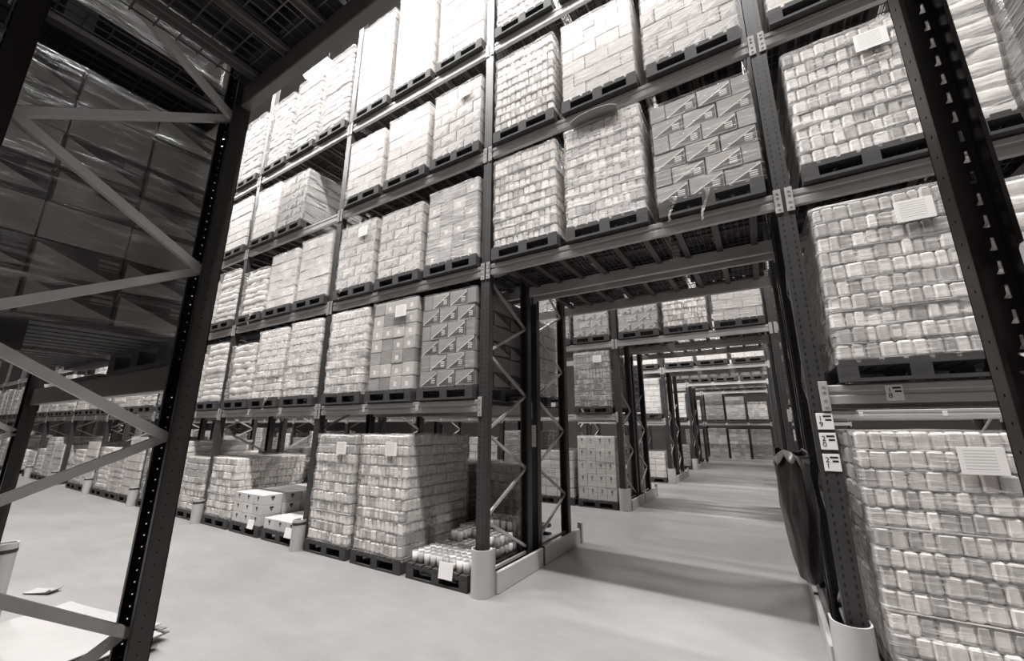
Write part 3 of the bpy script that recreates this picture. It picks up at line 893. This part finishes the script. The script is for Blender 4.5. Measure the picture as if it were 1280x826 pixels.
SLOT = lambda w, h: [(-w,-h),(-w*.1,-h*1.08),(w*.75,-h),(w*.7,0),(w*.62,h),(w*.2,h*1.03),(-w*.2,h),(-w*.28,-h*.35)]
ROUND = lambda r: [(r*math.cos(a),r*math.sin(a)) for a in [PI*1.25+PI/4*i for i in range(8)]]
def near_upright(w, d, pitch, cols, slot, sgn=1, lip=.02):
    """C section with punched web and flanges, web at y=0, open towards -y*sgn"""
    m = MB(); t = .0035; H = 8.2
    perf_panel(m, -w/2, w/2, 0, H, cols, pitch, slot, lambda u, z, q: (u, -sgn*q, z), t)
    for sx in (-1, 1):
        perf_panel(m, t, d, 0, H, (d*.55,), pitch, ROUND(.0032), lambda u, z, q, sx=sx: (sx*(w/2-q), -sgn*u, z), t)
        x0, x1 = sorted((sx*w/2, sx*(w/2-lip)))
        y0, y1 = sorted((-sgn*d, -sgn*(d-t))); m.box(x0, x1, y0, y1, 0, H)
    return m
def chan(m, a, b, w=.034, h=.026):
    """open channel brace lying in the frame plane"""
    a, b = Vector(a), Vector(b); d = (b-a).normalized(); nx = Vector((1,0,0)); s = d.cross(nx)
    m.bar(a+nx*h*.5, b+nx*h*.5, .003, w, s)
    for q in (-1, 1): m.bar(a+s*(q*w/2), b+s*(q*w/2), h, .003, s)
    return m
XL = .205
t = thing('rack_frame', 'tall dark punched rack frame with lit zigzag braces beside stacked cardboard', 'rack frame', (XL, YB, 0), 0, 'frames of the near rack')
NU = near_upright(.16, .075, .045, (-.052, .012), SLOT(.0085, .0125)).mesh('upright', 'nearsteel')
link('upright', NU, t); link('upright', NU, t, (0, -DB, 0), PI)
for x in (0,): link('foot_plate', FOOT, t, (0, -.09, 0)); link('foot_plate', FOOT, t, (0, -DB-.02, 0))
FN = [.72, 1.465, 2.25, 3.13, 3.95, 4.8]; RN = [.30, 1.14, 1.86, 2.65, 3.55, 4.4]
yf, yr = -.06, -DB+.06
for i in range(len(FN)):
    for (a, b) in (((yr, RN[i]), (yf, FN[i])),) + ((((yf, FN[i]), (yr, RN[i+1])),) if i+1 < len(RN) else ()):
        m = MB(); off = -.018 if b[0] == yf else .016
        chan(m, (off, a[0], a[1]), (off, b[0], b[1])); obj('brace', m, 'bracelit', t)
for z in FN:
    m = MB().cyl((.05, yf, z-.005), (-.05, yf, z-.005), .007, n=8); obj('brace_bolt', m, 'bracelit', t)
# next frame along
t = thing('rack_frame', 'dark rack frame at the far end of the cardboard pile, near rack', 'rack frame', (-2.62, YB, 0), 0, 'frames of the near rack')
link('upright', NU, t); link('upright', NU, t, (0, -DB, 0), PI)
for i in range(4):
    for (a, b) in (((yr, RN[i]), (yf, FN[i])), ((yf, FN[i]), (yr, RN[i+1]))):
        m = MB(); chan(m, (0, a[0], a[1]), (0, b[0], b[1])); obj('brace', m, 'bracelit', t)
t2 = thing('post_guard', 'pale guard strapped to the post behind the cardboard pile, near rack', 'post guard', (-2.74, YB+.075, 0.001), PI, 'pale guards round the rack posts')
link('guard_shell', guard_mesh(.06, .62).mesh('guard_shell', 'guard'), t2); obj('strap', guard_mesh(.063, .025, .004), 'guarddark', t2, (0,0,.55))
# frame close on the numbered side
XR, YR = 2.831, -2.46
t = thing('rack_frame', 'black punched upright frame with light showing through its slots', 'rack frame', (XR, YR, 0), 0, 'frames of the near rack')
NR = near_upright(.062, .05, .044, (.014,), SLOT(.0058, .0118), lip=.006).mesh('upright', 'nearsteel')
link('upright', NR, t); link('upright', NR, t, (0, -1.06, 0), PI)
for i in range(5):
    m = MB(); chan(m, (.0, -1.04, RN[i]+.1), (.0, -.04, FN[i]+.15), .03, .02); obj('brace', m, 'bracelit', t)
# beams
nb = 'beams of the near rack'
xc = (XL-.08 + -2.62+.08)/2; LB = XL-.08+2.62-.08
BL = beam_mesh(LB-.006, 'beamshade')
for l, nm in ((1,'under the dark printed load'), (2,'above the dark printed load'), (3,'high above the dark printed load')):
    pallet_beam(xc, YB, ZB[l], f"shaded pallet beam on the aisle side, {nm}, near rack", nb, (), True, BL, True, LB/2+.062)
    pallet_beam(xc, YB-DB, ZB[l], f"shaded pallet beam on the inner side, {nm}, near rack", nb, (), False, BL, True, LB/2+.062)
x0, x1 = XL+.08, XR-.02
BT = beam_mesh(x1-x0-.004, 'beamshade')
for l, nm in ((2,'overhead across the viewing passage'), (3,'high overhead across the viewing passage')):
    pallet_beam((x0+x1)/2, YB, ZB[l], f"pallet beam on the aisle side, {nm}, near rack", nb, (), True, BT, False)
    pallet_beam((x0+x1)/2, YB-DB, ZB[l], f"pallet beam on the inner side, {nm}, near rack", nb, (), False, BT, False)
pallet_beam(XR+1.338+.018, YR-.062, ZB[1], 'pallet beam behind the black slotted upright, near rack', nb, (), True, None, False)
# decks overhead
def deck_b(w, n, x, label):
    m = MB(); r = .003
    for i in range(10):
        y = -DB+.016+i*(DB-.032)/9; m.box(-w/2, w/2, y-r, y+r, 0, 2*r)
    k = int(w/.052)
    for i in range(k): 
        q = -w/2+.01+i*(w-.02)/(k-1); m.box(q-r, q+r, -DB+.012, -.012, 2*r, 4*r)
    t = thing('mesh_deck', label, 'mesh deck', (x, YB, TOP[2]), 0, 'mesh decks of the near rack')
    obj('wire_mesh', m, 'wirenear', t, (0,0,.0006))
    for i in range(n):
        b = MB(); bx = -w/2+w*(i+.5)/n
        b.box(bx-.024, bx-.020, -DB+.055, -.055, -.034, -.002); b.box(bx+.020, bx+.024, -DB+.055, -.055, -.034, -.002); b.box(bx-.024, bx+.024, -DB+.055, -.055, -.006, -.002)
        obj('support_bar', b, 'barnear', t, (0,0,.001))
for i, nm in enumerate(('beside the braced frame','in the middle','beside the slotted upright')):
    w = (x1-x0)/3-.01; deck_b(w, 3, x0+(x1-x0)*(i+.5)/3, f"overhead wire mesh deck {nm} of the viewing passage, near rack")
for i, nm in enumerate(('farther','middle','nearer')):
    w = LB/3-.01; deck_b(w, 3, xc-LB/2+LB*(i+.5)/3, f"wire mesh deck above the dark printed load, {nm} of three, near rack")
gB = GROUPN+'near rack'
for i, nm in enumerate(('beside the braced frame','in the middle','beside the slotted upright')):
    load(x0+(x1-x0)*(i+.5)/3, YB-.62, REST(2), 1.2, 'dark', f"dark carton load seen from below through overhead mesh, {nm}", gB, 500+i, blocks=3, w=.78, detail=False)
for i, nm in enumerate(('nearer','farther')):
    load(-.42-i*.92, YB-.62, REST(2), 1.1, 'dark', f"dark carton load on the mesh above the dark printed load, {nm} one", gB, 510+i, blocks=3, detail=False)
load(-.40, YB-.56, TOP[1], 1.30, 'print', 'dark triangle-printed carton load behind the lit braces, near rack', gB, 520, ny=4, nz=7, blocks=3, wrap='filmgloss', plainrows=(2,5))
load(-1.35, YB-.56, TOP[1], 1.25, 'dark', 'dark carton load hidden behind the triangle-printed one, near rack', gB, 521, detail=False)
load(3.315, YR-.60, TOP[1], 1.35, 'dark', 'loosely wrapped grey load behind the black slotted upright', gB, 522, wrap='filmgrey', vis=-1, detail=False)

# flat cardboard pile on the floor
def sheet(x, y, z, w, d, rz, label, mat='card', th=.006, curl=.02):
    m = MB(); n = 8; R = random.Random(int(x*1000)+int(z*5000)); ph = R.uniform(0, 6)
    top = []; bot = []
    for j in range(n+1):
        for i in range(n+1):
            u, v = i/n-.5, j/n-.5
            zz = curl*(max(0, abs(u)-.3)**2*6+max(0, abs(v)-.3)**2*4)*(.6+.4*math.sin(3*u+ph)) 
            top.append((u*w, v*d, zz+th)); bot.append((u*w, v*d, zz))
    N = (n+1)**2; fs = []
    for j in range(n):
        for i in range(n):
            a = j*(n+1)+i; fs.append((a, a+1, a+n+2, a+n+1)); fs.append((N+a+n+1, N+a+n+2, N+a+1, N+a))
    for i in range(n):
        for a, b in ((i, i+1), (n*(n+1)+i+1, n*(n+1)+i)): fs.append((b, a, N+a, N+b))
        for a, b in (((i+1)*(n+1), i*(n+1)), (i*(n+1)+n, (i+1)*(n+1)+n)): fs.append((b, a, N+a, N+b))
    m.add(top+bot, fs)
    o = obj('cardboard_sheet', m, mat, None, (x, y, z), rz); return tag(o, label, 'cardboard', 'flat cardboard sheets on the floor')
zz = .002
for i, (dx, dy, rz, mt) in enumerate(((0,0,.25,'darkcarton'),(.05,.03,.12,'card'),(.02,.05,.32,'darkcarton'),(.06,-.02,.2,'card'),(.0,.04,.3,'darkcarton'),(.07,.03,.15,'card'))):
    sheet(-1.86+dx, -2.42+dy, zz, 1.05, .72, rz, f"cardboard sheet, {('lowest','second','third','fourth','fifth','sixth')[i]} in the flat pile by the braced frame", mt); zz += .018
sheet(-1.92, -2.40, zz, 1.1, .74, .22, 'large pale cardboard sheet lying on top of the flat pile', 'card', curl=.04)
sheet(-3.5, -2.12, .003, .26, .12, .5, 'torn pale cardboard scrap on the floor beside the strapped post guard', 'card', curl=.1)

# ------------------------------------------------------------------ numbered upright, tags, black sack
def text(body, size, parent, loc, rx=PI/2, name='number_text', mat='ink'):
    cu = bpy.data.curves.new(name, 'FONT'); cu.body = body; cu.size = size; cu.align_x = 'CENTER'; cu.align_y = 'CENTER'; cu.extrude = .0004; cu.space_line = .82
    cu.materials.append(MAT[mat]); tmp = bpy.data.objects.new(name, cu); me = bpy.data.meshes.new_from_object(tmp); bpy.data.objects.remove(tmp)
    me.materials.clear(); me.materials.append(MAT[mat]); o = bpy.data.objects.new(name, me); C.objects.link(o); o.parent = parent; o.location = loc; o.rotation_euler = (rx, 0, 0); return o
def number_tag(parent, x, y, z, digits, w=.09, h=.108, lab=None):
    t = obj('number_tag', MB().rbox(0,0,0,w,.003,h,.001), 'blank', parent, (x, y, z)); 
    if lab: t['label'] = lab
    text('\n'.join(digits), h*.42, t, (-w*.25, -.0022, -.002))
    m = MB()
    for k in range(2): m.box(-w*.08+ .01*k, w*.40, -.0022, -.0016, h*(.30-.22*k)-.006, h*(.30-.22*k)+.006)
    obj('printed_line', m, 'ink', t)
    return t
U1 = FA[1]
for z, d in ((1.565,'19'), (1.435,'20'), (1.30,'21')): number_tag(U1, 0.015, -.003, z, d, lab=f'white tag numbered {d}')
for r, k in (('C', .07), ('D', .06)):
    pass
bm = [o for o in C.objects if o.name.startswith('pallet_beam') and o.get('label', '').startswith('grey steel outer pallet beam, first level, bay past numbered')][0]
number_tag(bm, -P/2+.395, -.003, .0, '18', .085, .10, 'white tag numbered 18')

def waste_sack(x, y, label):
    t = thing('hanging_sack', label, 'sack', (x, y, 0), 0)
    R = random.Random(5); m = MB(); rings = []
    prof = [(.46,.03,.10),(.50,.07,.20),(.60,.085,.27),(.78,.10,.31),(.95,.115,.34),(1.12,.108,.35),(1.25,.105,.35),(1.33,.10,.36)]
    for z, rx, ry in prof:
        rg = []
        for i in range(28):
            a = 2*PI*i/28; s = 1+.07*math.sin(5*a+z*7)+.05*math.sin(9*a-z*11)+R.uniform(-.015,.015)
            rg.append((rx*s*math.cos(a)+.03*(1.3-z), ry*s*math.sin(a), z+(.03*math.sin(3*a+1) if z > 1.2 else 0)))
        rings.append(rg)
    m.loft(rings, True, True, False); obj('sack_body', m, 'bag', t)
    m = MB(); a = rings[-1]; b = [(x_*1.10, y_*1.06, z_-.02-.05*abs(math.sin(i))) for i, (x_, y_, z_) in enumerate(a)]; c = [(x_*1.04, y_*1.03, z_+.012) for x_, y_, z_ in a]
    m.loft([a, c, b], True, False, False); obj('sack_rim', m, 'bagrim', t)
    for q in (-.3, .3):
        m = MB().bar((.03, q, 1.32), (.105, q, 1.32), .02, .02); obj('sack_hook', m, 'steel', t)
waste_sack(2.600, .40, 'black bin liner hanging on the passage side of the numbered upright')

# curled sheet on top of a load over the passage
m = MB(); a = []; b = []
for i in range(13):
    an = PI*(.08+.84*i/12); a.append((-.26*math.cos(an), -.25, .085*math.sin(an))); b.append((-.26*math.cos(an), .22, .08*math.sin(an)))
m.loft([a, b], False, False, False)
o = obj('curled_cardboard', m, 'card', None, (slot_x(0,1)-.05, FD/2-.32, 4.585)); tag(o, 'curled cardboard sheet on top of the jar load over the passage', 'cardboard')
md = o.modifiers.new('thickness', 'SOLIDIFY'); md.thickness = .006

# ------------------------------------------------------------------ lights
def strip_light(x, y, z, label, power, L=1.5, lamp=True, rz=0):
    t = thing('strip_light', label, 'lamp', (x, y, z), rz, 'strip lights under the roof')
    obj('housing', MB().rbox(0, 0, .05, L+.1, .22, .06, .01), 'housing', t)
    for q in (-.06, .06): obj('tube', MB().cyl((-L/2, q, -.005), (L/2, q, -.005), .02, n=10), 'tube', t)
    for sx in (-1, 1): obj('hanger', MB().cyl((sx*L*.4, 0, .08), (sx*L*.4, 0, 11.995-z), .006, n=6), 'housing', t)
    if power:
        l = bpy.data.lights.new('lamp_light', 'AREA'); l.shape = 'RECTANGLE'; l.size = L; l.size_y = .2; l.energy = power; l.color = (1, .985, .97)
        o = bpy.data.objects.new('lamp_light', l); C.objects.link(o); o.parent = t; o.location = (0, 0, -.04)
n = 0
for name, y, xs, pw in (('front aisle', -2.35, (-20, -14.5, -9.3, -5.6, -2.6, .3, 3.2, 6.5), 700), ('second aisle', 3.36, (-14, -8, -3.5, 1.4, 5.0), 620), ('third aisle', 8.05, (-4, 1.4, 5.5), 760),
                        ('fourth aisle', 12.7, (-3, 1.4), 450), ('fifth aisle', 17.3, (-3, 1.4), 60), ('rear aisle', -5.6, (-4, 1.4), 30)):
    for i, x in enumerate(xs):
        strip_light(x, y, 11.2, f"strip light hanging over the {name}, {ORD[i+1]} along it", pw)
for i, x in enumerate((-7.3, -2.9, 1.6)):
    strip_light(x, -1.3, 8.3, f"low strip light hanging in the front aisle, {ORD[i+1]} from its far end", 50)
strip_light(-5.15, .62, 9.3, 'strip light glimpsed above the load tops, short of the braced frame', 40, .8)
strip_light(-10.0, .62, 9.3, 'strip light glimpsed past the braced frame post', 50, 1.2)

w = bpy.data.worlds.new('world'); bpy.context.scene.world = w; w.use_nodes = True
w.node_tree.nodes['Background'].inputs[0].default_value = (1, .98, .96, 1); w.node_tree.nodes['Background'].inputs[1].default_value = .02

# ------------------------------------------------------------------ camera
cam = bpy.data.cameras.new('camera'); co = bpy.data.objects.new('camera', cam); C.objects.link(co)
pitch, yaw, roll = (math.radians(a) for a in (13.65, 31.402, 0.21))
cy_, sy_ = math.cos(yaw), math.sin(yaw); cp, sp = math.cos(pitch), math.sin(pitch)
fwd = Vector((-sy_*cp, cy_*cp, sp)); right = Vector((cy_, sy_, 0)); up = right.cross(fwd)
r2 = right*math.cos(roll)+up*math.sin(roll); u2 = -right*math.sin(roll)+up*math.cos(roll)
Mx = Matrix((r2, u2, -fwd)).transposed().to_4x4(); Mx.translation = Vector((2.463, -3.461, 1.511)); co.matrix_world = Mx
cam.sensor_fit = 'HORIZONTAL'; cam.sensor_width = 36; cam.lens = 503.36/1280*36; cam.clip_start = .02; cam.clip_end = 200
S = bpy.context.scene; S.camera = co
S.view_settings.view_transform = 'Standard'; S.view_settings.look = 'None'; S.view_settings.gamma = 1; S.view_settings.use_curve_mapping = False
S.view_settings.exposure = -0.32
S.cycles.max_bounces = 8; S.cycles.diffuse_bounces = 5; S.cycles.glossy_bounces = 3; S.cycles.transparent_max_bounces = 12
S.cycles.caustics_reflective = False; S.cycles.caustics_refractive = False; S.cycles.sample_clamp_indirect = 6.0
